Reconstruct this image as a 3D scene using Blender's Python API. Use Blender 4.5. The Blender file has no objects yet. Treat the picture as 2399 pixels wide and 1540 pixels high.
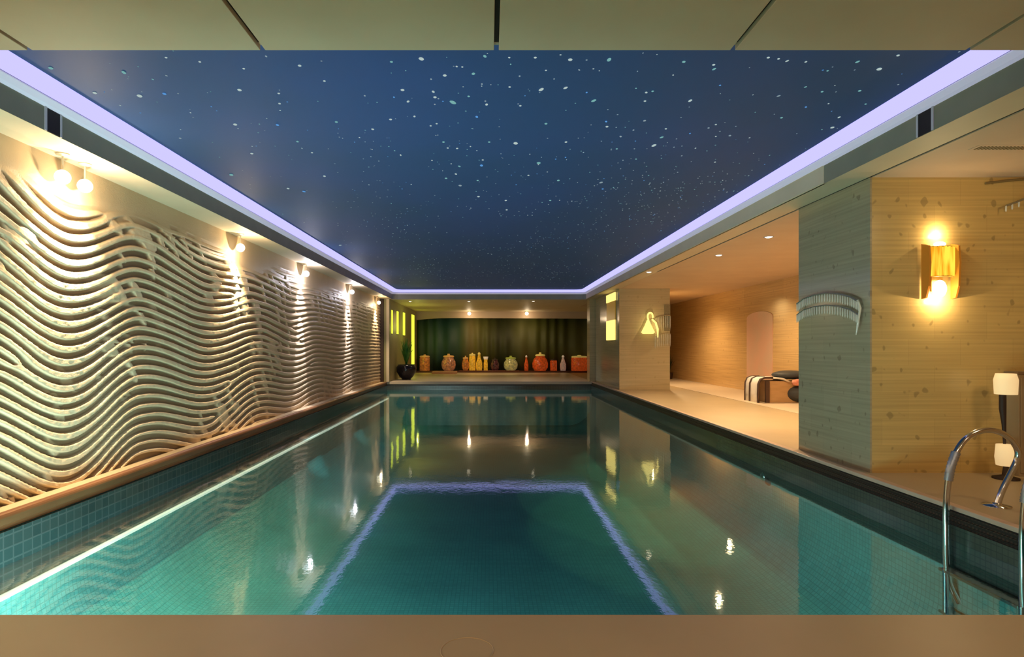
import bpy, math, random
import numpy as np
from mathutils import Vector, Matrix
random.seed(7); np.random.seed(7)
S = bpy.context.scene
COL = S.collection
U = 1.6            # metres per layout unit (height of the eye above the water)
F = 1400.0         # focal length in pixels of the 2399 px wide frame
VX, VY = 1146.0, 812.0
R = math.radians

def W(X, d, h):    # layout units: X right, d away, h above the eye  -> metres, water at z = 0
    return Vector((X*U, d*U, (1+h)*U))

DECK = -0.83; SOF = 1.11; SKY = 1.335
XW = 2.54; XP = 2.40; XS = 2.50; DF = 14.0

# ------------------------------------------------------------------ materials
def nodes(name):
    m = bpy.data.materials.new(name); m.use_nodes = True
    nt = m.node_tree; nt.nodes.clear()
    out = nt.nodes.new('ShaderNodeOutputMaterial')
    return m, nt, out
def N(nt, t, **kw):
    n = nt.nodes.new(t)
    for k, v in kw.items():
        if k in n.inputs.keys(): n.inputs[k].default_value = v
        else: setattr(n, k, v)
    return n
def rgba(c): return (c[0], c[1], c[2], 1)
def srgb(r, g, b):
    f = lambda v: (v/255/12.92) if v/255 <= .04045 else ((v/255+.055)/1.055)**2.4
    return (f(r), f(g), f(b))

def mat(name, c, rough=.5, metal=0, c2=None, scale=4, stretch=(1,1,1), bump=0, bscale=60, spec=.5, trans=0, ior=1.45,
        emis=None, estr=0, coat=0, spots=None, detail=5, lo=.35, hi=.65):
    m, nt, out = nodes(name)
    b = N(nt, 'ShaderNodeBsdfPrincipled')
    b.inputs['Base Color'].default_value = rgba(c)
    b.inputs['Roughness'].default_value = rough
    b.inputs['Metallic'].default_value = metal
    b.inputs['Specular IOR Level'].default_value = spec
    b.inputs['Transmission Weight'].default_value = trans
    b.inputs['IOR'].default_value = ior
    b.inputs['Coat Weight'].default_value = coat
    if emis:
        b.inputs['Emission Color'].default_value = rgba(emis); b.inputs['Emission Strength'].default_value = estr
    tc = N(nt, 'ShaderNodeTexCoord'); mp = N(nt, 'ShaderNodeMapping'); mp.inputs['Scale'].default_value = stretch
    nt.links.new(tc.outputs['Object'], mp.inputs['Vector'])
    col = None
    if c2 is not None:
        no = N(nt, 'ShaderNodeTexNoise', Scale=scale, Detail=detail)
        nt.links.new(mp.outputs[0], no.inputs['Vector'])
        rp = N(nt, 'ShaderNodeValToRGB'); rp.color_ramp.elements[0].position = lo; rp.color_ramp.elements[1].position = hi
        rp.color_ramp.elements[0].color = rgba(c); rp.color_ramp.elements[1].color = rgba(c2)
        nt.links.new(no.outputs['Fac'], rp.inputs[0]); col = rp.outputs[0]
    if spots:      # (colour, scale, threshold, strength)
        vo = N(nt, 'ShaderNodeTexNoise', Scale=spots[1], Detail=1)
        nt.links.new(mp.outputs[0], vo.inputs['Vector'])
        r2 = N(nt, 'ShaderNodeValToRGB'); r2.color_ramp.elements[0].position = spots[2]; r2.color_ramp.elements[1].position = spots[2]+.045
        r2.color_ramp.elements[0].color = (0,0,0,1); r2.color_ramp.elements[1].color = (spots[3],)*3+(1,)
        nt.links.new(vo.outputs['Fac'], r2.inputs[0])
        mx = N(nt, 'ShaderNodeMix', data_type='RGBA')
        mx.inputs[6].default_value = rgba(c); mx.inputs[7].default_value = rgba(spots[0])
        if col: nt.links.new(col, mx.inputs[6])
        nt.links.new(r2.outputs[0], mx.inputs[0]); col = mx.outputs[2]
    if col: nt.links.new(col, b.inputs['Base Color'])
    if bump:
        n2 = N(nt, 'ShaderNodeTexNoise', Scale=bscale, Detail=3)
        nt.links.new(mp.outputs[0], n2.inputs['Vector'])
        bp = N(nt, 'ShaderNodeBump', Strength=bump, Distance=.01)
        nt.links.new(n2.outputs['Fac'], bp.inputs['Height']); nt.links.new(bp.outputs[0], b.inputs['Normal'])
    nt.links.new(b.outputs[0], out.inputs[0])
    return m
def emit(name, c, s):
    m, nt, out = nodes(name)
    e = N(nt, 'ShaderNodeEmission', Strength=s); e.inputs['Color'].default_value = rgba(c)
    nt.links.new(e.outputs[0], out.inputs[0]); return m

def tile_mat(name, c1, c2, grout, size, rough=.25, axis='xy', gsize=.06, wob=.5):
    m, nt, out = nodes(name)
    b = N(nt, 'ShaderNodeBsdfPrincipled', Roughness=rough)
    tc = N(nt, 'ShaderNodeTexCoord'); sp = N(nt, 'ShaderNodeSeparateXYZ'); cb = N(nt, 'ShaderNodeCombineXYZ')
    nt.links.new(tc.outputs['Object'], sp.inputs[0])
    ix = {'x':0,'y':1,'z':2}
    nt.links.new(sp.outputs[ix[axis[0]]], cb.inputs[0]); nt.links.new(sp.outputs[ix[axis[1]]], cb.inputs[1])
    br = N(nt, 'ShaderNodeTexBrick', offset=0.0, Scale=1/size)
    br.inputs['Brick Width'].default_value = 1; br.inputs['Row Height'].default_value = 1
    br.inputs['Mortar Size'].default_value = gsize; br.inputs['Bias'].default_value = 0
    br.inputs['Color1'].default_value = rgba(c1); br.inputs['Color2'].default_value = rgba(c2); br.inputs['Mortar'].default_value = rgba(grout)
    nt.links.new(cb.outputs[0], br.inputs['Vector'])
    no = N(nt, 'ShaderNodeTexNoise', Scale=1.3, Detail=3); nt.links.new(tc.outputs['Object'], no.inputs['Vector'])
    mm = N(nt, 'ShaderNodeMapRange'); mm.inputs[1].default_value=.3; mm.inputs[2].default_value=.7; mm.inputs[3].default_value=1-wob*.3; mm.inputs[4].default_value=1+wob*.2
    nt.links.new(no.outputs['Fac'], mm.inputs[0])
    mu = N(nt, 'ShaderNodeVectorMath', operation='SCALE'); nt.links.new(br.outputs['Color'], mu.inputs[0]); nt.links.new(mm.outputs[0], mu.inputs['Scale'])
    nt.links.new(mu.outputs[0], b.inputs['Base Color'])
    nt.links.new(b.outputs[0], out.inputs[0]); return m

def stone_mat(name, base, alt, dark, axis, bw=.55, bh=.28, rough=.22, dk=.6, seam=.85):
    """pale onyx-like slabs: fine horizontal lines, faint joints and scattered darker tiles"""
    m, nt, out = nodes(name)
    b = N(nt, 'ShaderNodeBsdfPrincipled', Roughness=rough)
    tc = N(nt, 'ShaderNodeTexCoord'); sp = N(nt, 'ShaderNodeSeparateXYZ'); cb = N(nt, 'ShaderNodeCombineXYZ')
    nt.links.new(tc.outputs['Object'], sp.inputs[0]); ix = {'x':0,'y':1,'z':2}
    nt.links.new(sp.outputs[ix[axis[0]]], cb.inputs[0]); nt.links.new(sp.outputs[ix[axis[1]]], cb.inputs[1])
    br = N(nt, 'ShaderNodeTexBrick', offset=.5, Scale=1)
    br.inputs['Brick Width'].default_value = bw; br.inputs['Row Height'].default_value = bh
    br.inputs['Mortar Size'].default_value = .0025; br.inputs['Bias'].default_value = 0
    br.inputs['Color1'].default_value = rgba(base); br.inputs['Color2'].default_value = rgba(alt); br.inputs['Mortar'].default_value = rgba([v*seam for v in base])
    nt.links.new(cb.outputs[0], br.inputs['Vector'])
    # scattered soft dark blotches
    no = N(nt, 'ShaderNodeTexNoise', Scale=8.5, Detail=0.5)
    mp = N(nt, 'ShaderNodeMapping'); mp.inputs['Scale'].default_value = (1.3,1,1)
    nt.links.new(cb.outputs[0], mp.inputs[0]); nt.links.new(mp.outputs[0], no.inputs['Vector'])
    rp = N(nt, 'ShaderNodeValToRGB'); rp.color_ramp.elements[0].position=.70; rp.color_ramp.elements[1].position=.75
    rp.color_ramp.elements[0].color=(0,0,0,1); rp.color_ramp.elements[1].color=(dk,dk,dk,1)
    nt.links.new(no.outputs['Fac'], rp.inputs[0])
    mx = N(nt, 'ShaderNodeMix', data_type='RGBA'); nt.links.new(rp.outputs[0], mx.inputs[0])
    nt.links.new(br.outputs['Color'], mx.inputs[6]); mx.inputs[7].default_value = rgba(dark)
    # fine horizontal grain
    mp2 = N(nt, 'ShaderNodeMapping'); mp2.inputs['Scale'].default_value = (.6,34,1)
    n3 = N(nt, 'ShaderNodeTexNoise', Scale=1.0, Detail=3); nt.links.new(cb.outputs[0], mp2.inputs[0]); nt.links.new(mp2.outputs[0], n3.inputs['Vector'])
    mr = N(nt, 'ShaderNodeMapRange'); mr.inputs[1].default_value=.3; mr.inputs[2].default_value=.7; mr.inputs[3].default_value=.86; mr.inputs[4].default_value=1.1
    nt.links.new(n3.outputs['Fac'], mr.inputs[0])
    mu = N(nt, 'ShaderNodeVectorMath', operation='SCALE'); nt.links.new(mx.outputs[2], mu.inputs[0]); nt.links.new(mr.outputs[0], mu.inputs['Scale'])
    nt.links.new(mu.outputs[0], b.inputs['Base Color'])
    nt.links.new(b.outputs[0], out.inputs[0]); return m

M = {}
M['ceil'] = mat('ceiling_paint', (.66,.50,.35), .6, c2=(.62,.46,.32), scale=1.5, bump=.05, bscale=300)
M['soffit'] = mat('soffit_paint', (.72,.60,.42), .55, c2=(.68,.56,.39), scale=2)
M['fascia'] = mat('fascia_olive', (.27,.26,.19), .45, c2=(.23,.23,.17), scale=3)
M['ledge'] = mat('cove_lip_paint', (.62,.60,.66), .5)
M['lip_glow'] = mat('cove_lip_lit', (.62,.60,.66), .5, emis=(.70,.68,1.0), estr=.30)  # lip is no lamp; glow added so it looks lit by the cove
M['black'] = mat('black_gap', (.012,.010,.010), .6)
M['joint'] = mat('joint_brown', (.035,.018,.012), .6)
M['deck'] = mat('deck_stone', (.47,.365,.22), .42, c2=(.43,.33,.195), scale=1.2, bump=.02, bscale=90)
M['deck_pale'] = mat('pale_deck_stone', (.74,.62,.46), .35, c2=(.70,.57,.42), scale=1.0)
M['copper'] = mat('copper_trim', (.30,.135,.055), .33, metal=.35, c2=(.20,.085,.035), scale=6, stretch=(1,.15,1))
M['coping'] = mat('coping_stone', (.62,.45,.33), .35, c2=(.56,.40,.30), scale=3)
M['grate'] = tile_mat('gutter_grate', (.075,.045,.028), (.05,.03,.02), (.008,.006,.005), .035, .4, 'yz', .25, .4)
M['grate_far'] = mat('dark_edge', (.05,.035,.02), .35)
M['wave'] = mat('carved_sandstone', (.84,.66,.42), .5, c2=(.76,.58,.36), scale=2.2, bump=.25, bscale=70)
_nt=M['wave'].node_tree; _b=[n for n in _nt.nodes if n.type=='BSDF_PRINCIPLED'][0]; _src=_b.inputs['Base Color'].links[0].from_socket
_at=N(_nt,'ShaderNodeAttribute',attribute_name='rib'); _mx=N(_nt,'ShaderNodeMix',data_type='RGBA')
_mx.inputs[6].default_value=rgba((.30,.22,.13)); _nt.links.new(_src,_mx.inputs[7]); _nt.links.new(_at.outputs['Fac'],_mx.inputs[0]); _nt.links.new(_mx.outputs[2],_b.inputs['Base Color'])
M['plaster'] = mat('warm_plaster', (.52,.42,.28), .5, c2=(.47,.37,.24), scale=2)
M['tile'] = tile_mat('pool_mosaic', (.08,.34,.31), (.10,.40,.365), (.055,.26,.235), .05, .3, 'xy', .08)
M['tile_w'] = tile_mat('pool_wall_mosaic', (.08,.34,.31), (.10,.40,.365), (.055,.26,.235), .05, .3, 'yz', .08)
M['tile_e'] = tile_mat('pool_end_mosaic', (.08,.34,.31), (.10,.40,.365), (.055,.26,.235), .05, .3, 'xz', .08)
M['band'] = tile_mat('dark_border_mosaic', (.03,.06,.058), (.045,.075,.07), (.075,.10,.095), .10, .15, 'yz', .07)
M['band_e'] = tile_mat('dark_border_mosaic_end', (.06,.06,.04), (.07,.07,.05), (.03,.03,.02), .10, .2, 'xz', .07)
M['white_line'] = mat('pool_line_glow', (.88,.84,.72), .3, emis=(1,.93,.74), estr=.75)  # white trim line, glow added so it shows under water
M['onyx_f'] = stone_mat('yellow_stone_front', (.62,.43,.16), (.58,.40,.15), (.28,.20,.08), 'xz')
M['onyx_s'] = stone_mat('shaded_stone_side', (.42,.35,.23), (.39,.33,.215), (.21,.16,.10), 'yz', rough=.14)  # greyer than the front: shade and reflections put into the colour
M['onyx_b'] = stone_mat('honey_stone_back', (.66,.44,.20), (.62,.41,.18), (.40,.27,.11), 'yz', bw=2.4, bh=1.4, rough=.13, dk=.4)
M['onyx_p'] = stone_mat('pale_stone_block', (.52,.44,.27), (.50,.42,.25), (.36,.29,.16), 'xz', bw=3, bh=3, rough=.16, dk=.3)
M['onyx_ps'] = stone_mat('pale_stone_block_side', (.56,.45,.25), (.54,.43,.24), (.36,.29,.16), 'yz', bw=3, bh=3, rough=.16, dk=.3)
M['steel'] = mat('polished_steel', (.62,.62,.62), .12, metal=1)
M['steel_d'] = mat('ribbed_grip', (.42,.45,.52), .3, metal=.8)
M['cove'] = emit('cove_diffuser', (.42,.395,1.0), 1.55)
M['lamp_w'] = emit('warm_lamp', (1,.86,.62), 3.2)
M['lamp_c'] = emit('cool_lamp', (.95,.93,1.0), 3)
M['lamp_dl'] = emit('downlight_lens', (1,.80,.58), 6)

# water: fresnel reflection over a tinted clear body
def water():
    m, nt, out = nodes('pool_water')
    tc = N(nt,'ShaderNodeTexCoord')
    mp = N(nt,'ShaderNodeMapping'); mp.inputs['Scale'].default_value=(1,.8,1); nt.links.new(tc.outputs['Object'], mp.inputs[0])
    n1 = N(nt,'ShaderNodeTexNoise', Scale=2.2, Detail=3); nt.links.new(mp.outputs[0], n1.inputs['Vector'])
    n2 = N(nt,'ShaderNodeTexNoise', Scale=28, Detail=2); nt.links.new(mp.outputs[0], n2.inputs['Vector'])
    b1 = N(nt,'ShaderNodeBump', Strength=.05, Distance=.03); nt.links.new(n1.outputs['Fac'], b1.inputs['Height'])
    b2 = N(nt,'ShaderNodeBump', Strength=.05, Distance=.006); nt.links.new(n2.outputs['Fac'], b2.inputs['Height']); nt.links.new(b1.outputs[0], b2.inputs['Normal'])
    fr = N(nt,'ShaderNodeFresnel', IOR=1.56); nt.links.new(b2.outputs[0], fr.inputs['Normal'])
    gl = N(nt,'ShaderNodeBsdfGlossy', Roughness=.035); gl.inputs['Color'].default_value=(.95,1,.98,1); nt.links.new(b2.outputs[0], gl.inputs['Normal'])
    tr = N(nt,'ShaderNodeBsdfTransparent'); tr.inputs['Color'].default_value=(.72,.95,.92,1)
    mx = N(nt,'ShaderNodeMixShader'); nt.links.new(fr.outputs[0], mx.inputs[0]); nt.links.new(tr.outputs[0], mx.inputs[1]); nt.links.new(gl.outputs[0], mx.inputs[2])
    nt.links.new(mx.outputs[0], out.inputs[0]); return m
M['water'] = water()

def skymat():
    m, nt, out = nodes('star_ceiling_film')
    b = N(nt,'ShaderNodeBsdfPrincipled', Roughness=.6)
    b.inputs['Specular IOR Level'].default_value = .14
    tc = N(nt,'ShaderNodeTexCoord'); no = N(nt,'ShaderNodeTexNoise', Scale=.35, Detail=4); nt.links.new(tc.outputs['Object'], no.inputs['Vector'])
    rp = N(nt,'ShaderNodeValToRGB'); rp.color_ramp.elements[0].position=.35; rp.color_ramp.elements[1].position=.68
    rp.color_ramp.elements[0].color = rgba((.026,.066,.16)); rp.color_ramp.elements[1].color = rgba((.034,.070,.22))
    nt.links.new(no.outputs['Fac'], rp.inputs[0]); nt.links.new(rp.outputs[0], b.inputs['Base Color'])
    # even faint blue glow added to lift the film's tone
    b.inputs['Emission Color'].default_value = (.10,.22,.42,1); b.inputs['Emission Strength'].default_value = .06
    nt.links.new(b.outputs[0], out.inputs[0]); return m
M['sky'] = skymat()

# ------------------------------------------------------------------ mesh helpers
class MB:
    def __init__(s): s.v=[]; s.f=[]; s.m=[]; s.sm=[]
    def add(s, vs, fs, mi=0, smooth=False):
        o=len(s.v); s.v += [tuple(v) for v in vs]
        for f in fs: s.f.append(tuple(i+o for i in f)); s.m.append(mi); s.sm.append(smooth)
    def box(s, a, b, mi=0):
        x0,x1=sorted((a[0],b[0])); y0,y1=sorted((a[1],b[1])); z0,z1=sorted((a[2],b[2]))
        v=[(x0,y0,z0),(x1,y0,z0),(x1,y1,z0),(x0,y1,z0),(x0,y0,z1),(x1,y0,z1),(x1,y1,z1),(x0,y1,z1)]
        s.add(v,[(0,3,2,1),(4,5,6,7),(0,1,5,4),(1,2,6,5),(2,3,7,6),(3,0,4,7)],mi)
    def ubox(s, X0,X1,d0,d1,h0,h1, mi=0): s.box(W(X0,d0,h0), W(X1,d1,h1), mi)
    def lathe(s, prof, c=(0,0,0), n=24, mi=0, axis='z', cap=True, arc=(0,2*math.pi)):
        c=Vector(c); full = abs(arc[1]-arc[0]-2*math.pi)<1e-6
        k = n if full else n+1
        vs=[]
        for r,z in prof:
            for i in range(k):
                a=arc[0]+(arc[1]-arc[0])*i/n
                p={'z':Vector((r*math.cos(a),r*math.sin(a),z)),'y':Vector((r*math.cos(a),z,r*math.sin(a))),'x':Vector((z,r*math.cos(a),r*math.sin(a)))}[axis]
                vs.append(c+p)
        fs=[]
        for j in range(len(prof)-1):
            for i in range(n):
                i2=(i+1)%k if full else i+1
                fs.append((j*k+i,j*k+i2,(j+1)*k+i2,(j+1)*k+i))
        s.add(vs,fs,mi,True)
        if cap and full:
            if prof[0][0]>1e-5: s.add(vs[:k],[tuple(reversed(range(k)))],mi)
            if prof[-1][0]>1e-5: s.add(vs[-k:],[tuple(range(k))],mi)
    def tube(s, pts, r, n=10, mi=0, closed=False):
        pts=[Vector(p) for p in pts]; L=len(pts); rr = r if hasattr(r,'__len__') else [r]*L
        prev=None; vs=[]
        for i,p in enumerate(pts):
            a=pts[i-1] if (i>0 or closed) else pts[i]; b=pts[(i+1)%L] if (i<L-1 or closed) else pts[i]
            t=(b-a).normalized()
            if prev is None:
                up=Vector((0,0,1)) if abs(t.z)<.9 else Vector((1,0,0)); u=t.cross(up).normalized()
            else: u=(prev-t*prev.dot(t)).normalized()
            prev=u; w=t.cross(u)
            for k in range(n):
                an=2*math.pi*k/n; vs.append(p+u*math.cos(an)*rr[i]+w*math.sin(an)*rr[i])
        fs=[]
        for i in range(L if closed else L-1):
            for k in range(n):
                a=i*n+k; b=i*n+(k+1)%n; i2=(i+1)%L
                fs.append((a,b,i2*n+(k+1)%n,i2*n+k))
        s.add(vs,fs,mi,True)
        if not closed:
            s.add(vs[:n],[tuple(reversed(range(n)))],mi); s.add(vs[-n:],[tuple(range(n))],mi)
    def sphere(s, c, r, n=16, mi=0, sq=(1,1,1)):
        c=Vector(c); pr=n//2; vs=[]; fs=[]
        for j in range(pr+1):
            th=math.pi*j/pr
            for i in range(n):
                ph=2*math.pi*i/n; vs.append(c+Vector((r*sq[0]*math.sin(th)*math.cos(ph), r*sq[1]*math.sin(th)*math.sin(ph), r*sq[2]*math.cos(th))))
        for j in range(pr):
            for i in range(n): fs.append((j*n+i,(j+1)*n+i,(j+1)*n+(i+1)%n,j*n+(i+1)%n))
        s.add(vs,fs,mi,True)
    def build(s, name, mats, parent=None, bevel=0, off=None):
        me=bpy.data.meshes.new(name)
        vs = s.v
        if off is not None:
            o=Vector(off); vs=[tuple(Vector(v)-o) for v in vs]
        me.from_pydata(vs,[],s.f)
        if not isinstance(mats,(list,tuple)): mats=[mats]
        for m in mats: me.materials.append(m)
        me.polygons.foreach_set('material_index', s.m); me.polygons.foreach_set('use_smooth', s.sm)
        me.validate(); me.update()
        o=bpy.data.objects.new(name, me); COL.objects.link(o)
        if parent is not None: o.parent=parent
        if bevel:
            md=o.modifiers.new('bevel','BEVEL'); md.width=bevel; md.segments=2; md.limit_method='ANGLE'
        return o

def struct(o): o['kind']='structure'; return o
def tag(o, label, cat, group=None, kind=None):
    o['label']=label; o['category']=cat
    if group: o['group']=group
    if kind: o['kind']=kind
    return o
def thing(name, label, cat, loc=(0,0,0), group=None):
    o=bpy.data.objects.new(name,None); COL.objects.link(o); o.location=loc; o.empty_display_size=.1
    return tag(o,label,cat,group)
def copy_tree(o, parent=None):
    c=o.copy(); COL.objects.link(c)
    if parent is not None: c.parent=parent
    for ch in list(o.children): copy_tree(ch,c)
    return c
def plight(name, loc, e, c, r=.03, parent=None):
    l=bpy.data.lights.new(name,'POINT'); l.energy=e; l.color=c; l.shadow_soft_size=r
    o=bpy.data.objects.new(name,l); COL.objects.link(o); o.location=loc
    if parent is not None: o.parent=parent
    return o
def spot(name, loc, target, e, c, ang=80, blend=.6, r=.03):
    l=bpy.data.lights.new(name,'SPOT'); l.energy=e; l.color=c; l.shadow_soft_size=r; l.spot_size=R(ang); l.spot_blend=blend
    o=bpy.data.objects.new(name,l); COL.objects.link(o); o.location=loc
    o.rotation_euler=(Vector(target)-Vector(loc)).to_track_quat('-Z','Y').to_euler(); return o
def area(name, loc, target, e, c, sx, sy=None):
    l=bpy.data.lights.new(name,'AREA'); l.energy=e; l.color=c; l.size=sx
    if sy: l.shape='RECTANGLE'; l.size_y=sy
    o=bpy.data.objects.new(name,l); COL.objects.link(o); o.location=loc
    o.rotation_euler=(Vector(target)-Vector(loc)).to_track_quat('-Z','Y').to_euler(); return o

# ------------------------------------------------------------------ camera
cam=bpy.data.cameras.new('camera'); co=bpy.data.objects.new('camera',cam); COL.objects.link(co)
co.location=(0,0,U); co.rotation_euler=(R(90),0,0)
cam.sensor_width=36; cam.sensor_fit='HORIZONTAL'; cam.lens=F/2399*36
cam.shift_x=(1199.5-VX)/2399; cam.shift_y=(VY-770)/2399; cam.clip_start=.05
S.camera=co

# ------------------------------------------------------------------ floor and pool
NE = 1.85      # near pool edge
BK = -2.2      # wall behind the camera
EX = 4.8       # bay back wall
b=MB()
b.ubox(-XW,EX,BK,NE,DECK-.10,DECK)               # near deck
b.ubox(XP+.045,EX,NE,16.5,DECK-.10,DECK)         # right deck
b.ubox(-XW,XP+.045,DF+.03,19.5,DECK-.10,DECK); b.ubox(XP+.045,3.4,16.5,19.5,DECK-.10,DECK)    # far deck
b.ubox(-XW,-XP-.02,NE,DF+.03,DECK-.10,DECK)      # left ledge
struct(b.build('floor', M['deck'], bevel=.006))
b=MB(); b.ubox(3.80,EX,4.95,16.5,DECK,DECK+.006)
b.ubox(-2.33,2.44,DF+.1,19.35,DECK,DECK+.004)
struct(b.build('floor_pale_stone', M['deck_pale']))

# copper nosing on the left
b=MB(); n=10
pr=[(0,0),(.018,.004)]+[(.018+.022*math.sin(R(a)), -.022+.022*math.cos(R(a))) for a in (15,40,65,90)]+[(.036,-.055),(.024,-.062),(.024,-.085),(0,-.085)]
def prof_bar(pr, x0, sgn, d0, d1, hb):
    b=MB(); k=len(pr); vs=[]
    for d in (d0,d1):
        for px,pz in pr: vs.append(W(x0+sgn*px, d, hb+pz))
    fs=[(i,(i+1)%k,k+(i+1)%k,k+i) for i in range(k)]+[tuple(range(k)),tuple(reversed(range(k,2*k)))]
    b.add(vs,fs); return b
struct(prof_bar(pr,-XP-.03,1,NE,DF,DECK+.004).build('trim_left', M['copper']))
# right: pale coping lip and dark gutter grate
b=MB(); b.ubox(XP-.005,XP+.045,NE,DF+.03,DECK-.018,DECK+.006)
struct(b.build('trim_right', M['coping'], bevel=.006))
b=MB(); b.ubox(XP+.0,XP+.05,NE,DF,DECK-.092,DECK-.018)
for k in range(3): b.ubox(XP-.006,XP+.002,NE,DF,DECK-.03-.026*k,DECK-.024-.026*k)
struct(b.build('trim_gutter', M['grate']))
b=MB(); b.ubox(-XP,XP,DF-.012,DF+.03,DECK-.055,DECK+.005,0); b.ubox(-XP,XP,DF,DF+.03,DECK-.09,DECK-.055,1)
struct(b.build('trim_far', [M['deck_pale'],M['grate_far']]))

# basin
PB=-1.85
b=MB()
b.ubox(-XP,XP,NE,DF,PB-.1,PB,0)
b.ubox(-XP-.1,-XP,NE,DF,PB,DECK-.085,1); b.ubox(XP,XP+.05,NE,DF,PB,DECK-.092,1)
b.ubox(-XP,XP,DF,DF+.1,PB,DECK-.09,2); b.ubox(-XP,XP,NE-.1,NE,PB,DECK-.02,2)
for sg in (-1,1):      # coved corner between wall and floor
    fr_=.55; vs=[]; ks=12
    for k in range(ks+1):
        a=R(90*k/ks); x=sg*(XP-fr_+fr_*math.cos(a)); h=PB+fr_-fr_*math.sin(a)
        vs+=[W(x,NE,h),W(x,DF,h)]
    fs=[(2*k,2*k+1,2*k+3,2*k+2) for k in range(ks)]
    b.add(vs,fs[:ks//2],1,True); b.add(vs,fs[ks//2:],0,True)
struct(b.build('pool_basin',[M['tile'],M['tile_w'],M['tile_e']]))
b=MB(); b.ubox(-XP,-XP+.012,NE,DF,-1.215,DECK-.085,0)
b.ubox(-XP,-XP+.045,NE,DF,-1.232,-1.215,1)
b.ubox(XP-.012,XP,NE,DF,-1.15,DECK-.092,2)
struct(b.build('trim_pool_tiles',[M['band'],M['white_line'],tile_mat('olive_border_mosaic',(.05,.075,.06),(.06,.085,.065),(.035,.055,.045),.05,.2,'yz',.08)]))
b=MB(); b.ubox(-XP+.012,XP,DF-.012,DF,-1.02,DECK-.09,0)
struct(b.build('trim_far_tiles',[M['band_e']]))

# water surface
b=MB(); x0,x1=(-XP+.012)*U,XP*U; y0,y1=NE*U,(DF-.012)*U
b.add([(x0,y0,0),(x1,y0,0),(x1,y1,0),(x0,y1,0)],[(0,1,2,3)])
tag(b.build('pool_water',M['water']),'still teal swimming pool water filling the long basin','water',kind='stuff')

# ------------------------------------------------------------------ left carved wall
nodesA=[(-3,.1),(-.5,-.1),(1.2,.12),(2.0,-.10),(2.80,.16),(3.60,-.14),(4.32,.06),(5.38,-.09),(6.55,.05),(7.7,-.05),(8.8,.03),(10.2,-.03),(11.5,.02),(14,-.01)]
def Aw(d):
    xs=np.array([p[0] for p in nodesA]); ys=np.array([p[1] for p in nodesA])
    i=np.clip(np.searchsorted(xs,d)-1,0,len(xs)-2); t=(d-xs[i])/(xs[i+1]-xs[i]); t=t**1
    s=.5-.5*np.cos(np.pi*np.clip(t,0,1)); return ys[i]*(1-s)+ys[i+1]*s
rng=np.random.RandomState(3)
def vnoise(x,y,seed):
    r=np.random.RandomState(seed); T=r.rand(256,256)
    xi=np.floor(x).astype(int); yi=np.floor(y).astype(int); fx=x-xi; fy=y-yi
    fx=fx*fx*(3-2*fx); fy=fy*fy*(3-2*fy)
    g=lambda a,c: T[a%256,c%256]
    return (g(xi,yi)*(1-fx)+g(xi+1,yi)*fx)*(1-fy)+(g(xi,yi+1)*(1-fx)+g(xi+1,yi+1)*fx)*fy
def sstep(a,b_,x):
    t=np.clip((x-a)/(b_-a),0,1); return t*t*(3-2*t)
def wave_depth(D,H):
    sc=np.where(D<20,1,1)
    ph=(H-Aw(D)*(1.0+.25*(-H)))/.070
    ph=ph+.5*(vnoise(D*.9+3,H*1.6+9,11)-.5)+.22*(vnoise(D*3+3,H*4+9,12)-.5)
    vs=rng2
    for (d0,h0,q) in vs:
        ph=ph+q*np.arctan2((H-h0),(D-d0)*.55)/(2*np.pi)
    duty=.50+.22*(vnoise(D*1.3,H*1.5+40,13)-.5)+.13*np.cos(2*np.pi*(D-3.6)/1.5)*(D<5)
    c=.5+.5*np.cos(2*np.pi*ph)
    p=sstep(1-duty-.16,1-duty+.16,c)
    # short cross-links bridging the grooves
    br=vnoise(D*11+ph*.5,H*5+70,14); z=vnoise(D*1.1+20,H*1.3+5,15)
    p=np.maximum(p,.85*sstep(.60,.72,br)*sstep(.36,.52,z+.16*(D<4.4)))
    rag=.15*(vnoise(D*60,H*60,16)-.5)
    p=p+rag*p
    m=1-sstep(.84,.98,H+.06*np.sin(D*2.2)-.10*(vnoise(D*1.2,H*0+2,17)-.5)+.10*sstep(3.9,5,D)*(1+np.cos(2*np.pi*(D-6.0)/2.4))*.5)
    fade=1-.62*sstep(6.3,8.2,D)
    big=.35*(.5+.5*np.cos(2*np.pi*(D-3.6)/1.8))*0
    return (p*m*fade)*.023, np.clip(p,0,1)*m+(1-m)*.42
rng2=[]
_r=np.random.RandomState(5)
for _ in range(26):
    rng2.append((_r.uniform(1.0,9.0),_r.uniform(-.8,.9),_r.choice([-1,1])))
nc=900; nr=420
d0_,d1_=.75,13.95
Dv=d0_*np.exp(np.linspace(0,math.log(d1_/d0_),nc)); Hv=np.linspace(DECK-.02,SOF+.01,nr)
DD,HH=np.meshgrid(Dv,Hv,indexing='ij')
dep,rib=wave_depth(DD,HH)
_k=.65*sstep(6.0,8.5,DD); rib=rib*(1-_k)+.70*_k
Vv=np.empty((nc*nr,3)); Vv[:,0]=(-XW+dep.ravel())*U; Vv[:,1]=DD.ravel()*U; Vv[:,2]=(1+HH.ravel())*U
ii=np.arange(nc-1)[:,None]*nr+np.arange(nr-1)[None,:]
Q=np.stack([ii,ii+1,ii+nr+1,ii+nr],-1).reshape(-1,4)
Q=Q[:,::-1]
me=bpy.data.meshes.new('wall_left')
me.vertices.add(len(Vv)); me.vertices.foreach_set('co',Vv.ravel())
me.loops.add(Q.size); me.loops.foreach_set('vertex_index',Q.ravel())
me.polygons.add(len(Q)); me.polygons.foreach_set('loop_start',np.arange(0,Q.size,4)); me.polygons.foreach_set('loop_total',np.full(len(Q),4))
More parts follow.
